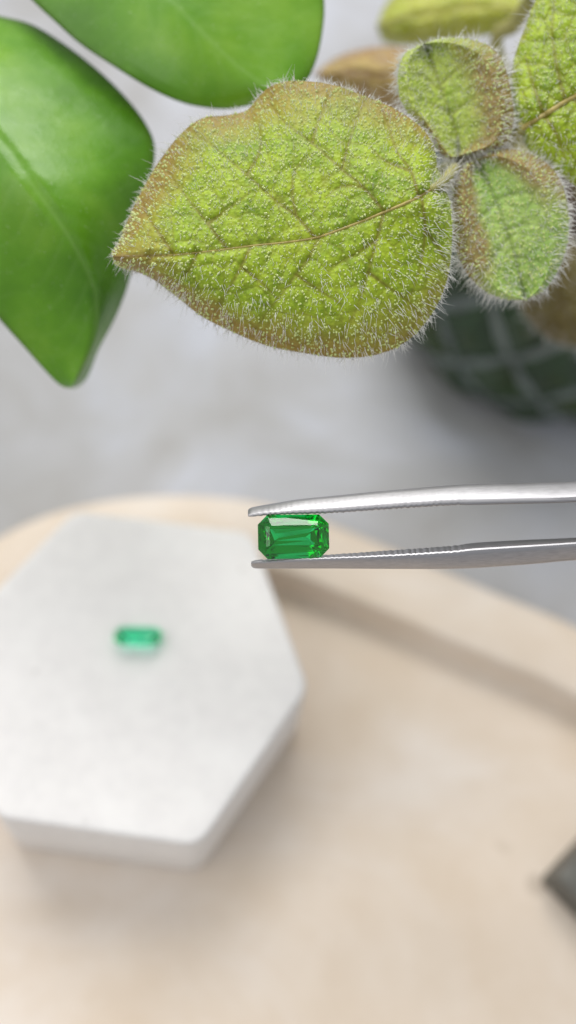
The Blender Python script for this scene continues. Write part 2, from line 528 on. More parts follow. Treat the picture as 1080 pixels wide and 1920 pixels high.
def prong(stations, side, seed):
    """stations: (x, y_inner_near, y_inner_far, y_outer, width mm); side=+1 outer above, -1 outer below (photo pixels at depth 80)"""
    S = np.array(stations, float)
    xs = [S[0, 0]]
    while xs[-1] < S[-1, 0]:
        x = xs[-1]; xs.append(x + (3.0 if x < 900 else (30.0 if x < 1300 else 60)))
    xs = np.array(xs); xs[-1] = S[-1, 0]
    # smooth interpolation
    sp = spline(S, 600)
    g = lambda k: np.interp(xs, sp[:, 0], sp[:, k])
    yn, yf, yo, w = g(1), g(2), g(3), g(4)
    env = np.clip((xs - 478) / 14, 0, 1) * np.clip((880 - xs) / 20, 0, 1)
    ph = ((xs + 1.2 * np.sin(xs * .21)) % 11.0) / 11.0
    tooth = np.abs(ph - 0.5) * 2          # 0..1 triangle, teeth across the gripping face
    r = np.random.default_rng(seed)
    amp = (1.9 if side > 0 else 1.4) * env * (0.75 + 0.5 * np.repeat(r.random(len(xs) // 4 + 1), 4)[:len(xs)])
    yn = yn - side * amp * tooth; yf = yf - side * amp * tooth
    T = (yn - yo)                          # signed thickness in px (positive when outer is above)
    rows = []
    # (fraction from inner to outer, depth as fraction of half width)
    sec = [(0.0, 1.0, 'f'), (0.0, 0.35, 'm'), (0.0, -0.25, 'm'), (0.0, -0.84, 'n'), (0.05, -0.95, 'n'), (0.12, -1.0, 'n'), (0.26, -0.98, 'n'), (0.34, -0.92, 'n'), (0.60, -0.64, 'n'), (0.84, -0.34, 'n'), (0.93, -0.18, 'n'), (0.98, 0.0, 'n'), (1.0, 0.3, 'f'), (0.9, 0.8, 'f'), (0.66, 1.0, 'f')]
    D0 = 80.4
    for fr, dw, e in sec:
        yi = yn if e == 'n' else yf if e == 'f' else yn + (yf - yn) * (0.32 if dw < 0 else 0.66)
        if fr > 0: yi = yn
        y = yi - T * fr
        rows.append(cw(xs, y, D0 + dw * w / 2))
    P = np.stack(rows, 1); K, n = P.shape[:2]
    # round the very tip
    V = P.reshape(-1, 3)
    f = [(k * n + j, k * n + (j + 1) % n, (k + 1) * n + (j + 1) % n, (k + 1) * n + j) for k in range(K - 1) for j in range(n)]
    f += [tuple(range(n))[::-1], tuple((K - 1) * n + j for j in range(n))]
    if side > 0:
        f = [q[::-1] for q in f]
    at = dict(along=np.repeat(xs / 19.25, n), across=np.tile(np.arange(n) * 0.37, K))
    return V, f, at


up = [(465, 968, 968.5, 956, 1.7), (469, 968.5, 969, 952.5, 1.9), (480, 968, 968.5, 949.5, 2.0), (520, 966, 966.5, 942.5, 2.2), (560, 964.5, 965, 936, 2.3), (620, 962.5, 963, 930, 2.5), (700, 957, 957.5, 922, 2.7), (800, 950.5, 951, 913.5, 3.0), (850, 948, 948, 909.5, 3.2), (900, 946.5, 946, 907.5, 3.4), (1000, 944, 943, 905, 3.7), (1080, 941.5, 940, 902.5, 4.0), (1300, 930, 928, 885, 5.0), (1800, 915, 912, 875, 8.0), (2300, 925, 922, 895, 9.0), (2700, 938, 937, 912, 9.0)]
lo = [(471, 1055, 1053, 1061.5, 1.7), (475, 1053.5, 1051.5, 1065, 1.9), (485, 1051.5, 1049, 1066, 2.0), (520, 1049, 1046, 1066, 2.2), (560, 1046.5, 1043, 1066, 2.3), (620, 1043.5, 1039, 1066, 2.5), (700, 1040, 1033.5, 1066.5, 2.7), (800, 1034, 1026.5, 1067, 3.0), (850, 1030.5, 1022.5, 1066.5, 3.2), (900, 1026, 1017, 1064.5, 3.4), (1000, 1020, 1011.5, 1057.5, 3.7), (1080, 1015, 1008, 1050.5, 4.0), (1300, 1000, 993, 1040, 5.0), (1800, 985, 980, 1022, 8.0), (2300, 960, 958, 990, 9.0), (2700, 943, 944, 968, 9.0)]
for st, sd, seed in ((up, 1, 1), (lo, -1, 2)):
    V, f, at = prong(st, sd, seed)
    mesh_obj('prong', V, f, STEEL, tw, sharp=28, origin=TW, attrs=at)
Vj, fj = [], []
for x in (2560, 2575, 2700, 2740):
    g = 0 if x in (2575, 2700) else 4
    for (y, d) in ((906 + g, -5), (906 + g, 5), (974 - g, 5), (974 - g, -5)):
        Vj.append(cw(x, y, 80.4 + d))
fj = [(k * 4 + j, k * 4 + (j + 1) % 4, (k + 1) * 4 + (j + 1) % 4, (k + 1) * 4 + j) for k in range(3) for j in range(4)] + [(3, 2, 1, 0), (12, 13, 14, 15)]
mesh_obj('joint', np.array(Vj), fj, STEEL, tw, smooth=False, origin=TW)


# ------------------------------------------------------------------ leaves
def leaf_surface(base, upper, lower, midrib, depth, nu=160, nv=121, veins=(), vein_w=5.0, vein_d=0.35, cell=0, bulge=0.3, rough=0.12, edgefn=None, thick=0.3, seed=0, vein_a=1.0):
    """builds a leaf as a real curved sheet with thickness. upper/lower/midrib: photo-pixel traces from base to tip.
    depth(s, t, X) gives the view distance in mm."""
    M_ = spline(midrib, nu); U_ = spline(upper, nu); L_ = spline(lower, nu)
    t = np.linspace(-1, 1, nv); t = np.sign(t) * np.abs(t) ** 0.92
    T = np.abs(t)[None, :, None]
    E_ = np.where((t > 0)[None, :, None], U_[:, None], L_[:, None])
    X = M_[:, None] * (1 - T) + E_ * T
    s = np.linspace(0, 1, nu)[:, None] * np.ones((1, nv)); tt = np.ones((nu, 1)) * t[None]
    X2 = X.reshape(-1, 2); s = s.ravel(); tt = tt.ravel()
    D = depth(s, tt, X2)
    r = np.random.default_rng(seed)
    vein = np.zeros(len(X2)); h = np.zeros(len(X2))
    lines = [spline(v, 24) for v in veins]
    if lines:
        for ln in lines:
            d_, k_ = segdist_t(X2, ln)
            wv = vein_w * (1.2 - .6 * k_)
            vein = np.maximum(vein, vein_a * (1.0 - .35 * k_) * np.exp(-(d_ / wv) ** 2))
            h = np.minimum(h, -vein_d * (1.1 - .6 * k_) * np.exp(-(d_ / (vein_w * 2.0)) ** 2))
    dm = segdist(X2, [M_])
    vein = np.maximum(vein, np.exp(-(dm / (vein_w * 1.1)) ** 2))
    h -= vein_d * 1.1 * np.exp(-(dm / (vein_w * 2.2)) ** 2)
    if cell:
        lo_, hi_ = X2.min(0), X2.max(0)
        gx = np.arange(lo_[0], hi_[0] + cell, cell); gy = np.arange(lo_[1], hi_[1] + cell, cell)
        seeds = np.stack(np.meshgrid(gx, gy), -1).reshape(-1, 2); seeds = seeds + r.normal(0, cell * .27, seeds.shape)
        f1, f2 = voronoi(X2 + r.normal(0, 0.0, X2.shape), seeds)
        q = np.clip((f2 - f1) / (cell * 0.45), 0, 1)
        h += bulge * (q ** 0.7) - bulge * .5
        vein = np.maximum(vein, 0.52 * np.exp(-((f2 - f1) / (vein_w * .9)) ** 2))
        c2 = cell * .48
        gx = np.arange(lo_[0], hi_[0] + c2, c2); gy = np.arange(lo_[1], hi_[1] + c2, c2)
        seeds = np.stack(np.meshgrid(gx, gy), -1).reshape(-1, 2); seeds = seeds + r.normal(0, c2 * .3, seeds.shape)
        g1 = np.empty(len(X2)); g2 = np.empty(len(X2))
        for c0_ in range(0, len(X2), 6000):
            g1[c0_:c0_ + 6000], g2[c0_:c0_ + 6000] = voronoi(X2[c0_:c0_ + 6000], seeds)
        h += bulge * .30 * np.clip((g2 - g1) / (c2 * .5), 0, 1)
        vein = np.maximum(vein, 0.26 * np.exp(-((g2 - g1) / (vein_w * .8)) ** 2))
    # soft irregular swell
    for k in range(10):
        fq = r.normal(0, 0.014, 2); h += rough * math.exp(-k * .05) * 0.5 * np.sin(X2 @ fq + r.random() * 6.28)
    taper = np.clip((1 - np.abs(tt)) * 6, 0, 1) ** .5 * np.clip(s * 20, 0, 1) * np.clip((1 - s) * 14, 0, 1)
    h = h * (0.35 + 0.65 * taper)
    P = cw(X2[:, 0], X2[:, 1], D - h)
    e = (edgefn or (lambda s, t, X: np.clip((np.abs(t) - .6) / .4, 0, 1)))(s, tt, X2)
    # top sheet + under sheet + rim
    N = nu * nv
    th = thick * (0.25 + 0.75 * np.clip((1 - np.abs(tt)) * 8, 0, 1)) * np.clip(np.minimum(s, 1 - s) * 30, .1, 1)
    Pb = P + th[:, None] * F
    i = np.arange(N).reshape(nu, nv)
    q = np.stack([i[:-1, :-1], i[:-1, 1:], i[1:, 1:], i[1:, :-1]], -1).reshape(-1, 4)
    qb = q[:, ::-1] + N
    rim = []
    for loop in (i[:, 0], i[:, -1][::-1]):
        rim.append(np.stack([loop[:-1], loop[1:], loop[1:] + N, loop[:-1] + N], -1))
    for loop in (i[0][::-1], i[-1]):
        rim.append(np.stack([loop[:-1], loop[1:], loop[1:] + N, loop[:-1] + N], -1))
    faces = np.vstack([q, qb] + rim)
    # orientation: make the top sheet face the camera
    Pg = P.reshape(nu, nv, 3)
    du = np.gradient(Pg, axis=0); dv_ = np.gradient(Pg, axis=1)
    nrm = np.cross(du, dv_).reshape(-1, 3)
    flip = (nrm @ F).mean() > 0
    if flip:
        nrm = -nrm
    mid = q[len(q) // 2 + nv // 4]
    a, b, c = P[mid[0]], P[mid[1]], P[mid[2]]
    if np.cross(b - a, c - a) @ F > 0:
        faces = faces[:, ::-1]
    nrm /= np.linalg.norm(nrm, axis=1)[:, None] + 1e-12
    return dict(P=P, N=nrm, s=s, t=tt, X=X2, nu=nu, nv=nv, V=np.vstack([P, Pb]), F=faces,
                attrs=dict(vein=np.r_[vein, vein * .4], edge=np.r_[e, e]), D=D, M=M_, midP=None, vein=vein)


def hairs(base, direc, length, r0, bend, rings=4, sides=3):
    """thin tapering bent cones; base, direc, bend (n,3) mm"""
    n = len(base)
    direc = direc / (np.linalg.norm(direc, axis=1)[:, None] + 1e-12)
    tk = np.linspace(0, 1, rings)
    ref = np.where(np.abs(direc[:, 2:3]) > .9, np.array([[1.0, 0, 0]]), np.array([[0, 0, 1.0]]))
    A = np.cross(direc, ref); A /= np.linalg.norm(A, axis=1)[:, None] + 1e-12
    B = np.cross(direc, A)
    C = base[:, None] + direc[:, None] * (length[:, None] * tk)[..., None] + bend[:, None] * (length[:, None] * tk ** 2)[..., None]
    rad = (r0[:, None] * (1 - 0.88 * tk))
    th = np.arange(sides) * 2 * np.pi / sides
    V = C[:, :, None] + rad[..., None, None] * (np.cos(th)[None, None, :, None] * A[:, None, None] + np.sin(th)[None, None, :, None] * B[:, None, None])
    V = V.reshape(-1, 3)
    o = (np.arange(n) * rings * sides)[:, None, None, None]
    k = np.arange(rings - 1)[None, :, None, None] * sides; j = np.arange(sides)[None, None, :, None]; j2 = (j + 1) % sides
    q = np.concatenate([o + k + j, o + k + j2, o + k + sides + j2, o + k + sides + j], -1).reshape(-1, 4)
    return V, q


def papillae(base, nrm, rad, hgt, sides=5):
    n = len(base)
    ref = np.where(np.abs(nrm[:, 2:3]) > .9, np.array([[1.0, 0, 0]]), np.array([[0, 0, 1.0]]))
    A = np.cross(nrm, ref); A /= np.linalg.norm(A, axis=1)[:, None] + 1e-12
    B = np.cross(nrm, A)
    th = np.arange(sides) * 2 * np.pi / sides
    ring = np.cos(th)[None, :, None] * A[:, None] + np.sin(th)[None, :, None] * B[:, None]
    r1 = base[:, None] + ring * rad[:, None, None] - nrm[:, None] * 0.03
    r2 = base[:, None] + ring * (rad * .68)[:, None, None] + nrm[:, None] * (hgt * .65)[:, None, None]
    tp = (base + nrm * hgt[:, None])[:, None]
    V = np.concatenate([r1, r2, tp], 1).reshape(-1, 3); m = 2 * sides + 1
    f = []
    o = np.arange(n)[:, None] * m; j = np.arange(sides)[None]; j2 = (j + 1) % sides
    q = np.stack([o + j, o + j2, o + sides + j2, o + sides + j], -1).reshape(-1, 4)
    t = np.stack([o + sides + j, o + sides + j2, o + 2 * sides + 0 * j], -1).reshape(-1, 3)
    return V, q.tolist() + t.tolist()


def sample(Lf, n, r, weight=None):
    """random points on the upper sheet, area weighted"""
    nu, nv = Lf['nu'], Lf['nv']; P = Lf['P'].reshape(nu, nv, 3)
    a = np.linalg.norm(np.cross(P[1:, :-1] - P[:-1, :-1], P[:-1, 1:] - P[:-1, :-1]), axis=-1)
    if weight is not None:
        a = a * weight.reshape(nu, nv)[:-1, :-1]
    p = a.ravel() / a.sum(); k = r.choice(len(p), n, p=p); i, j = k // (nv - 1), k % (nv - 1)
    u, v = r.random(n)[:, None], r.random(n)[:, None]
    def it(Q):
        Q = Q.reshape(nu, nv, -1)
        return Q[i, j] * (1 - u) * (1 - v) + Q[i + 1, j] * u * (1 - v) + Q[i, j + 1] * (1 - u) * v + Q[i + 1, j + 1] * u * v
    nn = it(Lf['N']); nn /= np.linalg.norm(nn, axis=1)[:, None] + 1e-12
    return it(Lf['P']), nn, it(Lf['s'])[:, 0], it(Lf['t'])[:, 0], it(Lf['X'])


def fuzz(Lf, leaf_obj, n_hair, n_pap, n_edge, hlen, elen, seed, hr=0.032, lean=None, origin=(0, 0, 0)):
    r = np.random.default_rng(seed)
    nu, nv = Lf['nu'], Lf['nv']
    P, N, s, t, X = sample(Lf, n_hair, r)
    tipd = (Lf['P'].reshape(nu, nv, 3)[-1, nv // 2] - Lf['P'].reshape(nu, nv, 3)[0, nv // 2]); tipd /= np.linalg.norm(tipd)
    M3 = Lf['P'].reshape(nu, nv, 3)
    # outward (margin-ward) direction
    si = np.clip((s * (nu - 1)).astype(int), 0, nu - 1)
    out = np.where((t > 0)[:, None], M3[si, -1] - M3[si, nv // 2], M3[si, 0] - M3[si, nv // 2]); out /= np.linalg.norm(out, axis=1)[:, None] + 1e-9
    a = np.abs(t)[:, None]
    dr = N * 1.0 + out * (0.15 + 0.75 * a ** 2) + tipd * 0.25 * s[:, None] + r.normal(0, .22, P.shape)
    bend = -U * 0.32 + out * 0.10 + r.normal(0, .30, P.shape)
    L = hlen * (0.5 + 0.75 * r.random(n_hair)) * (0.65 + 0.45 * a[:, 0] + 0.25 * (t < -.15))
    V1, q1 = hairs(P - N * 0.04, dr, L, hr * (0.8 + .5 * r.random(n_hair)), bend)
    # margin hairs
    k = r.integers(2, nu - 1, n_edge); sd = r.random(n_edge) > .5
    fr = r.random(n_edge)[:, None]
    ee = np.where(sd, nv - 1, 0)
    Pm = M3[k, ee] * fr + M3[k - 1, ee] * (1 - fr)
    inn = M3[k, np.where(sd, nv - 8, 7)]
    om = Pm - inn; om /= np.linalg.norm(om, axis=1)[:, None] + 1e-9
    # true outward: perpendicular to the margin
    tg = M3[k, ee] - M3[k - 1, ee]; tg /= np.linalg.norm(tg, axis=1)[:, None] + 1e-9
    om = om - tg * (om * tg).sum(1)[:, None]; om /= np.linalg.norm(om, axis=1)[:, None] + 1e-9
    dm = om + (-F) * r.normal(0.15, .4, n_edge)[:, None] + r.normal(0, .2, Pm.shape)
    bm = -U * 0.18 + tipd * .12 + r.normal(0, .34, Pm.shape)
    Lm = elen * (0.25 + 1.0 * r.random(n_edge) ** 1.3)
    V2, q2 = hairs(Pm - om * .08, dm, Lm, hr * 1.35 * (0.8 + .5 * r.random(n_edge)), bm)
    V = np.vstack([V1, V2]); q = np.vstack([q1, q2 + len(V1)])
    h = mesh_obj('leaf_hair', V, q, HAIR, leaf_obj, origin=origin); tag(h, kind='stuff')
    if n_pap:
        wgt = np.clip(1.05 - 1.6 * Lf['vein'], .03, 1)
        P, N, s, t, X = sample(Lf, n_pap, r, wgt)
        rad = 0.06 + 0.10 * r.random(n_pap) ** 1.1
        V, f = papillae(P, N, rad, rad * 1.3)
        o = mesh_obj('leaf_papilla', V, f, PAPILLA, leaf_obj, origin=origin); tag(o, kind='stuff')


def midrib_tube(Lf, leaf_obj, r0, r1, origin, frac=0.9, name='midrib', lift=0.0, mat=None):
    nu, nv = Lf['nu'], Lf['nv']
    k = np.linspace(0, int((nu - 1) * frac), 60).astype(int)
    p = Lf['P'].reshape(nu, nv, 3)[k, nv // 2] - F * lift
    V, f = tube(p, np.linspace(r0, r1, len(p)), 8)
    mesh_obj(name, V, f, mat or MIDRIB, leaf_obj, origin=origin)


# ---- the fuzzy plant
NODE = cw(872, 292, 92)
POTC = onz(978, 616, 0.0)
PB = np.array([POTC[0], POTC[1], 38.0])
plant = thing('fuzzy_plant', 'plant with hairy lime green and brown edged leaves above the dark pot', 'plant', PB)

# big leaf in front
base, tip = (815, 350), (212, 481)
up1 = [base, (838, 340), (822, 318), (812, 270), (785, 234), (735, 201), (680, 178), (630, 160), (585, 153), (540, 152), (505, 163), (482, 185), (462, 207), (425, 216), (378, 222), (338, 252), (300, 300), (270, 350), (245, 400), (224, 452), (212, 470), tip]
lo1 = [base, (838, 362), (846, 400), (848, 455), (838, 528), (806, 595), (760, 642), (710, 664), (645, 671), (570, 662), (500, 648), (440, 624), (380, 594), (330, 555), (288, 524), (258, 510), (228, 502), (214, 490), tip]
mid1 = [base, (780, 372), (720, 398), (650, 426), (590, 446), (530, 455), (470, 461), (400, 470), (320, 478), tip]
veins1 = [[(720, 396), (680, 350), (646, 322), (610, 290), (585, 268), (530, 225), (500, 180)],
          [(591, 446), (555, 405), (518, 377), (463, 328), (420, 292), (383, 262), (345, 258)],
          [(425, 466), (390, 420), (365, 389), (335, 350), (316, 322), (296, 312)],
          [(325, 476), (300, 440), (278, 405), (266, 370)],
          [(785, 368), (770, 320), (745, 285), (728, 235), (715, 200)],
          [(555, 405), (548, 358), (556, 315), (590, 285)], [(463, 328), (488, 280), (487, 230)], [(640, 318), (655, 265), (672, 215), (688, 185)],
          [(768, 320), (720, 300), (690, 270)], [(390, 420), (430, 390), (470, 360)], [(585, 268), (600, 220), (622, 172)], [(680, 350), (640, 350), (610, 370)],
          [(790, 366), (797, 430), (788, 500), (768, 560)],
          [(720, 398), (706, 450), (690, 510), (672, 570), (640, 640)],
          [(600, 444), (575, 490), (555, 515), (510, 575), (470, 628)],
          [(470, 462), (452, 500), (430, 540), (400, 585)],
          [(370, 473), (355, 505), (330, 535)], [(285, 479), (275, 500)],
          [(690, 510), (730, 540), (760, 560), (790, 590)], [(555, 515), (600, 545), (640, 570)], [(452, 500), (490, 530), (520, 560)], [(797, 430), (825, 470), (838, 500)], [(706, 450), (660, 480), (620, 500)]]


def dep1(s, t, X):
    d = 79.6 + 3.0 * np.abs(t) ** 2.4 + 1.6 * s ** 2
    d += np.where(t > 0, 1.4 * np.clip(t, 0, 1) ** 1.2, 0.9 * np.clip(-t, 0, 1) ** 1.5)
    d += 1.6 * np.exp(-((X[:, 0] - 470) ** 2 + (X[:, 1] - 190) ** 2) / 55 ** 2)     # notch in the upper margin
    d += 2.5 * np.clip((0.08 - s) / .08, 0, 1)
    return d


def edge1(s, t, X):
    e = np.clip((np.abs(t) - .5) / .5, 0, 1) * .8 + np.clip((s - .66) / .34, 0, 1) * .85
    e += np.where(t < 0, .18 * np.clip(-t, 0, 1) * np.clip((s - .2) / .5, 0, 1), 0) - np.clip((.2 - s) / .2, 0, 1) * .45
    e = e * np.where(t < 0, np.clip(.35 + 1.5 * s, 0, 1), 1.0)
    return np.clip(e, 0, 1.1)


L1 = leaf_surface(base, up1, lo1, mid1, dep1, 240, 181, veins1, 3.4, 0.22, 46, 0.18, .13, edge1, .32, 3)
lf = mesh_obj('leaf', L1['V'], L1['F'], FUZZ, plant, attrs=L1['attrs'], origin=PB)
tag(lf, 'large front leaf with brown edges and pointed tip')
fuzz(L1, lf, 2700, 4300, 950, 0.72, 1.08, 11, hr=.031, origin=PB)
midrib_tube(L1, lf, 0.18, 0.04, PB, .85, lift=-0.02)

# young cupped leaf above the node
base = (858, 294)
up2 = [base, (880, 288), (915, 284), (950, 268), (964, 225), (958, 170), (945, 118), (920, 88), (880, 74), (835, 72), (795, 82)]
lo2 = [base, (838, 296), (815, 275), (792, 240), (768, 215), (750, 185), (746, 140), (758, 102), (795, 82)]
mid2 = [base, (858, 260), (845, 215), (828, 170), (812, 120), (795, 82)]


def dep2(s, t, X):
    return 86.5 - 2.6 * (np.abs(t) ** 1.5) + 3.5 * np.clip(np.abs(t) - .78, 0, 1) * 2.4 + 2.6 * (1 - s) ** 2 * 0.8 + 1.6 * s ** 3


def edge2(s, t, X):
    return np.clip((t - .12) / .5, 0, 1) * 1.0 * np.clip((1.0 - s) / .4, 0, 1) + np.clip((-t - .55) / .3, 0, 1) * np.clip((.62 - s) / .4, 0, 1)


L2 = leaf_surface(base, up2, lo2, mid2, dep2, 110, 91, [[(845, 215), (800, 190), (765, 175)], [(828, 170), (795, 145), (765, 130)], [(845, 215), (890, 185), (940, 165)], [(825, 160), (865, 125), (905, 105)]], 2.6, .18, 30, .16, .1, edge2, .3, 5)
lf = mesh_obj('leaf', L2['V'], L2['F'], FUZZ_YOUNG, plant, attrs=L2['attrs'], origin=PB)
fuzz(L2, lf, 1300, 1000, 520, 0.75, 1.35, 12, origin=PB)

# young cupped leaf below the node
base = (893, 302)
up3 = [base, (915, 285), (950, 278), (1000, 290), (1040, 320), (1062, 370), (1067, 430), (1054, 490), (1024, 540), (985, 562)]
lo3 = [base, (868, 312), (852, 345), (846, 400), (851, 455), (872, 508), (905, 543), (945, 560), (985, 562)]
mid3 = [base, (918, 350), (942, 410), (965, 480), (985, 562)]


def dep3(s, t, X):
    return 86.0 - 2.4 * (np.abs(t) ** 1.6) + 3.6 * np.clip(np.abs(t) - .74, 0, 1) * 2.2 + 2.4 * (1 - s) ** 3 + 2.0 * s ** 3


def edge3(s, t, X):
    return np.clip((t - .3) / .4, 0, 1) * np.clip((.62 - s) / .3, 0, 1) + 1.1 * np.clip((-t - .2) / .4, 0, 1) * np.clip((.85 - s) / .3, 0, 1) + .35 * np.clip((np.abs(t) - .8) / .2, 0, 1)


FUZZ_DULL = mat_fuzzy('soft_green_fuzzy_leaf', (180, 206, 108), (144, 184, 80), (164, 120, 80), (132, 150, 78), 1.12)
L3 = leaf_surface(base, up3, lo3, mid3, dep3, 110, 91, [[(930, 375), (975, 360), (1030, 370)], [(950, 430), (1000, 420), (1050, 440)], [(965, 480), (1010, 490), (1035, 510)], [(930, 380), (900, 410), (875, 450)], [(955, 445), (925, 480), (905, 520)]], 2.6, .18, 30, .16, .1, edge3, .3, 6)
lf = mesh_obj('leaf', L3['V'], L3['F'], FUZZ_DULL, plant, attrs=L3['attrs'], origin=PB)
fuzz(L3, lf, 1600, 900, 660, 0.80, 1.4, 13, origin=PB)

# large leaf running out of the frame at the right
base = (976, 243)
up4 = [base, (962, 215), (957, 170), (964, 110), (985, 50), (1012, -12), (1080, -90), (1190, -120), (1310, -70), (1400, 10)]
lo4 = [base, (986, 272), (1012, 300), (1050, 328), (1095, 350), (1180, 330), (1290, 230), (1400, 10)]
mid4 = [base, (1025, 213), (1080, 180), (1200, 120), (1400, 10)]


def dep4(s, t, X):
    return 85.0 + 2.6 * np.abs(t) ** 2.2 + 3.0 * s ** 2 + 2.2 * np.clip((.1 - s) / .1, 0, 1)


L4 = leaf_surface(base, up4, lo4, mid4, dep4, 170, 131, [[(1020, 215), (1000, 160), (985, 105)], [(1060, 192), (1045, 130), (1035, 60), (1040, 0)], [(1110, 165), (1100, 90), (1110, 0)], [(1020, 215), (1045, 255), (1060, 300)], [(1075, 183), (1110, 230), (1130, 300)]], 4.6, .34, 44, .3, .14,
                  lambda s, t, X: np.clip((np.abs(t) - .8) / .2, 0, 1) * .4, .32, 8)
lf = mesh_obj('leaf', L4['V'], L4['F'], FUZZ, plant, attrs=L4['attrs'], origin=PB)
fuzz(L4, lf, 2100, 2900, 500, 0.65, 1.2, 14, origin=PB)
midrib_tube(L4, lf, 0.34, 0.08, PB, .9)

# blurred leaves further down
def low_leaf(base, up, lo, mid, dep, mat, seed, label, edge=.5):
    L = leaf_surface(base, up, lo, mid, dep, 70, 61, [], 5, .25, 40, .3, .2, lambda s, t, X: np.clip((np.abs(t) - .4) / .6, 0, 1) * edge, .4, seed)
    o = mesh_obj('leaf', L['V'], L['F'], mat, plant, attrs=L['attrs'], origin=PB)
    tag(o, label)
    fuzz(L, o, 500, 0, 250, 1.0, 1.5, seed + 50, origin=PB)


b5 = (985, 18)
low_leaf(b5, [b5, (960, -30), (880, -60), (790, -40), (730, 0), (706, 48)], [b5, (960, 52), (900, 68), (840, 76), (770, 84), (722, 78), (706, 48)], [b5, (900, 12), (800, 22), (706, 48)],
         lambda s, t, X: 122 + 4 * np.abs(t) ** 2 + 3 * s, FUZZ_YELLOW, 21, 'yellow green leaf out of focus')
b6 = (835, 150)
low_leaf(b6, [b6, (800, 108), (740, 88), (680, 92), (630, 108), (588, 140)], [b6, (810, 190), (750, 205), (690, 192), (630, 165), (588, 140)], [b6, (760, 140), (680, 138), (588, 140)],
         lambda s, t, X: 116 + 4 * np.abs(t) ** 2 + 5 * s, FUZZ_BROWN, 22, 'brown leaf out of focus', .9)
b7 = (1010, 455)
low_leaf(b7, [b7, (1080, 450), (1150, 500), (1170, 580), (1110, 655)], [b7, (968, 520), (985, 590), (1040, 640), (1110, 655)], [b7, (1040, 530), (1070, 600), (1110, 655)],
         lambda s, t, X: 122 + 4 * np.abs(t) ** 2 + 3 * s, mat_fuzzy('olive_fuzzy_leaf', (120, 108, 50), (96, 82, 40), (116, 84, 48), (96, 80, 40)), 23, 'olive brown leaf out of focus')

# stem from the pot up to the node, leaf stalks
stem_path = spline([PB + np.array([0, 0, -6]), PB + np.array([-3, 4, 12]), NODE * .45 + PB * .55 + np.array([0, 6, 4]), NODE + F * 6, NODE], 40)
V, f = tube(stem_path, np.linspace(2.2, 1.25, 40), 12)
st = mesh_obj('stem', V, f, STEM, plant, origin=PB)
r = np.random.default_rng(5)
th_i = r.integers(14, 40, 1500); dd = r.normal(0, 1, (1500, 3)); dd /= np.linalg.norm(dd, axis=1)[:, None]
V, q = hairs(stem_path[th_i] + dd * 1.1, dd + r.normal(0, .2, dd.shape), 0.9 + .9 * r.random(1500), np.full(1500, .03), r.normal(0, .2, dd.shape))
tag(mesh_obj('stem_hair', V, q, HAIR, st, origin=PB), kind='stuff')


def petiole(pts, r0, r1, nh=250):
    p = spline(np.array(pts), 24); V, f = tube(p, np.linspace(r0, r1, 24), 10)
    o = mesh_obj('leaf_stalk', V, f, STEM, plant, origin=PB)
    if nh:
        k = r.integers(0, 24, nh); d = r.normal(0, 1, (nh, 3)); d /= np.linalg.norm(d, axis=1)[:, None]
        V, q = hairs(p[k] + d * r1 * .9, d, 0.8 + .9 * r.random(nh), np.full(nh, .03), r.normal(0, .2, d.shape))
        tag(mesh_obj('stalk_hair', V, q, HAIR, o, origin=PB), kind='stuff')


def sp(L, j=3):
    return L['P'].reshape(L['nu'], L['nv'], 3)[j, L['nv'] // 2]


petiole([NODE + F * 2, cw(850, 318, 87), cw(828, 343, 83.5), sp(L1, 4)], .8, .4, 500)
petiole([NODE + F * 1, cw(866, 300, 90), sp(L2, 6)], .9, .6, 520)
petiole([NODE + F * 1, cw(884, 298, 89.5), sp(L3, 6)], .9, .6, 520)
petiole([NODE + F * 4, cw(925, 270, 92), sp(L4, 3)], 1.0, .7)
petiole([stem_path[25], cw(930, 90, 118), cw(965, 45, 112), cw(1000, -5, 106), cw(1060, -80, 104)], .9, 1.1, 0)
petiole([stem_path[24], cw(840, 180, 118), cw(832, 152, 117)], .9, .7, 0)
petiole([stem_path[22], cw(985, 430, 122), cw(1012, 458, 122.2)], .9, .8, 0)

# ---- the glossy plant at the upper left
GB = np.array([-190.0, 235.0, 0.0])
gp = thing('broadleaf_plant', 'plant with smooth glossy mid green leaves at the upper left', 'plant', GB)
base = (-190, 60)
upA = [base, (-120, 20), (-50, 18), (0, 30), (60, 46), (120, 82), (180, 128), (230, 176), (270, 226), (290, 272), (286, 325), (272, 390), (255, 470), (238, 540), (214, 600), (185, 655), (165, 705), (148, 724), (134, 728)]
loA = [base, (-210, 140), (-190, 260), (-150, 380), (-90, 480), (-40, 550), (0, 600), (40, 645), (80, 690), (105, 716), (120, 726), (134, 728)]
midA = [base, (-110, 130), (-40, 215), (20, 290), (70, 360), (120, 430), (160, 500), (180, 560), (175, 640), (134, 728)]


def depA(s, t, X):
    d = 88.0 + 2.0 * np.exp(-(t / .05) ** 2) * 0.2
    tt = np.sqrt(t * t + .002)
    d += np.where(t > 0, 11.0 * tt ** 1.2, 2.5 * tt ** 1.6) * np.clip(1.2 - s * .5, 0, 1)
    d += 9 * np.clip((X[:, 1] - 330) / 400, 0, 1) ** 1.4 + 5 * np.clip((-X[:, 0]) / 200, 0, 1)
    return d


def side_veins(base, up, lo, mid, n, sweep):
    M_, U_, L_ = spline(mid, 101), spline(up, 101), spline(lo, 101); out = []
    for k in range(n):
        a = int(100 * (0.06 + 0.80 * k / n)); 
        for E_ in (U_, L_):
            b = min(100, int(a + sweep * 100)); p, q = M_[a], M_[a] + (E_[b] - M_[a]) * .93
            m_ = (p + q) / 2 + (M_[min(100, a + 4)] - M_[a]) * 1.2
            out.append([p, m_, q])
    return out


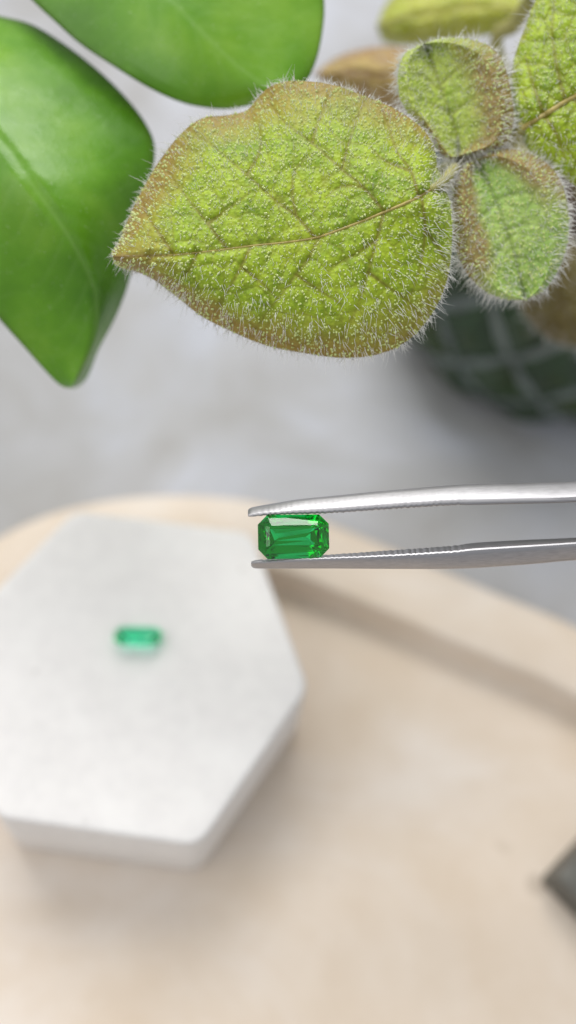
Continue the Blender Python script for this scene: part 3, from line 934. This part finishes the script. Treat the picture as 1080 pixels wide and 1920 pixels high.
LA = leaf_surface(base, upA, loA, midA, depA, 120, 91, [[(10, 275), (80, 290), (180, 305), (280, 318)], [(-60, 190), (20, 190), (110, 190), (190, 180)], [(100, 405), (170, 430), (230, 470)], [(40, 320), (0, 400), (-30, 480)]] + side_veins(base, upA, loA, midA, 13, .10), 3.2, .025, 0, 0, .35,
                  lambda s, t, X: np.clip((np.abs(t) - .93) / .07, 0, 1), .22, 31, .38)
o = mesh_obj('leaf', LA['V'], LA['F'], GLOSS, gp, attrs=LA['attrs'], origin=GB)
tag(o, 'pointed glossy leaf folded along its middle')
base = (120, -260)
upB = [base, (260, -310), (420, -270), (540, -180), (600, -80), (608, 0), (606, 50), (594, 110), (572, 156), (540, 178)]
loB = [base, (40, -200), (10, -110), (35, -30), (62, 2), (105, 42), (150, 82), (210, 122), (275, 162), (330, 188), (375, 200), (430, 204), (490, 192), (540, 178)]
midB = [base, (190, -160), (270, -60), (350, 30), (430, 110), (490, 155), (540, 178)]


def depB(s, t, X):
    return 92 + 1.9 * np.abs(t) ** 1.7 + 3.0 * s ** 2 + 4 * (1 - s) ** 2 - 0


LB = leaf_surface(base, upB, loB, midB, depB, 120, 91, [[(270, -60), (280, 40), (320, 120), (360, 170)], [(230, -110), (200, -20), (210, 60)], [(350, 30), (420, 20), (500, 40), (570, 60)], [(300, -30), (380, 60), (420, 130)]] + side_veins(base, upB, loB, midB, 11, .14), 3.6, .015, 0, 0, .4,
                  lambda s, t, X: np.clip((np.abs(t) - .94) / .06, 0, 1), .22, 32, .34)
o = mesh_obj('leaf', LB['V'], LB['F'], GLOSS, gp, attrs=LB['attrs'], origin=GB)
tag(o, 'broad rounded glossy leaf')
topA, topB = sp(LA, 1), sp(LB, 1)
hub = cw(-260, -260, 110)
V, f = tube(spline([GB, GB * .6 + hub * .4 + np.array([0, 0, 20]), hub + F * 6, hub], 30), np.linspace(3.0, 2.0, 30), 12)
mesh_obj('stem', V, f, GSTEM, gp, origin=GB)
for tp in (topA, topB):
    V, f = tube(spline([hub, hub * .5 + tp * .5 - F * 2, tp], 20), np.linspace(1.5, .8, 20), 10)
    mesh_obj('leaf_stalk', V, f, GSTEM, gp, origin=GB)

# ------------------------------------------------------------------ diamond pot
pot = thing('flower_pot', 'dark green pot with a diamond pattern under the fuzzy leaves', 'flower pot', (POTC[0], POTC[1], 0))
PR = [(24, 0.0), (27.5, .8), (31, 5), (34.8, 12), (36.4, 20), (36, 28), (34, 36), (32.5, 41), (33, 43.5), (32, 45), (30.5, 44), (30.5, 36), (2, 35.5)]
V, f = lathe(PR, 84)
mesh_obj('body', V, f, POTB, pot, sharp=60)
pr = spline(PR[1:8], 200); zz = pr[:, 1]


def pot_r(z): return np.interp(z, zz, pr[:, 0])


NC = 12
meshes = {}
for row in range(4):
    zc = 7.5 + row * 9.0
    for cidx in range(NC):
        th = (cidx + 0.5 * (row % 2)) * 2 * math.pi / NC
        if row not in meshes:
            hw = 0.43 * 2 * math.pi / NC; hz = 8.4
            z0, z1 = max(1.2, zc - hz), min(40.5, zc + hz)
            Vd = []
            def pt(a, z, off): rr = pot_r(z) + off; return (rr * math.cos(a), rr * math.sin(a), z)
            rim_ = [(-hw, zc), (0, z0), (hw, zc), (0, z1)]
            for a, z in rim_: Vd.append(pt(a, z, -0.5))
            for a, z in rim_: Vd.append(pt(a * .94, zc + (z - zc) * .94, 0.25))
            for a, z in rim_: Vd.append(pt(a * .34, zc + (z - zc) * .34, 1.9))
            Vd.append(pt(0, zc, 2.1))
            fd = [(k * 4 + j, k * 4 + (j + 1) % 4, (k + 1) * 4 + (j + 1) % 4, (k + 1) * 4 + j) for k in range(2) for j in range(4)] + [(8 + j, 8 + (j + 1) % 4, 12) for j in range(4)]
            o = mesh_obj('facet', Vd, fd, POTD, pot, smooth=False); meshes[row] = o.data
        else:
            o = bpy.data.objects.new('facet', meshes[row]); COL.objects.link(o); o.parent = pot
        o.rotation_euler = (0, 0, th)
V, f = lathe([(30.2, 36.2), (20, 37.5), (8, 38.4), (1, 38.6)], 40)
mesh_obj('soil', V, f, SOIL, pot)
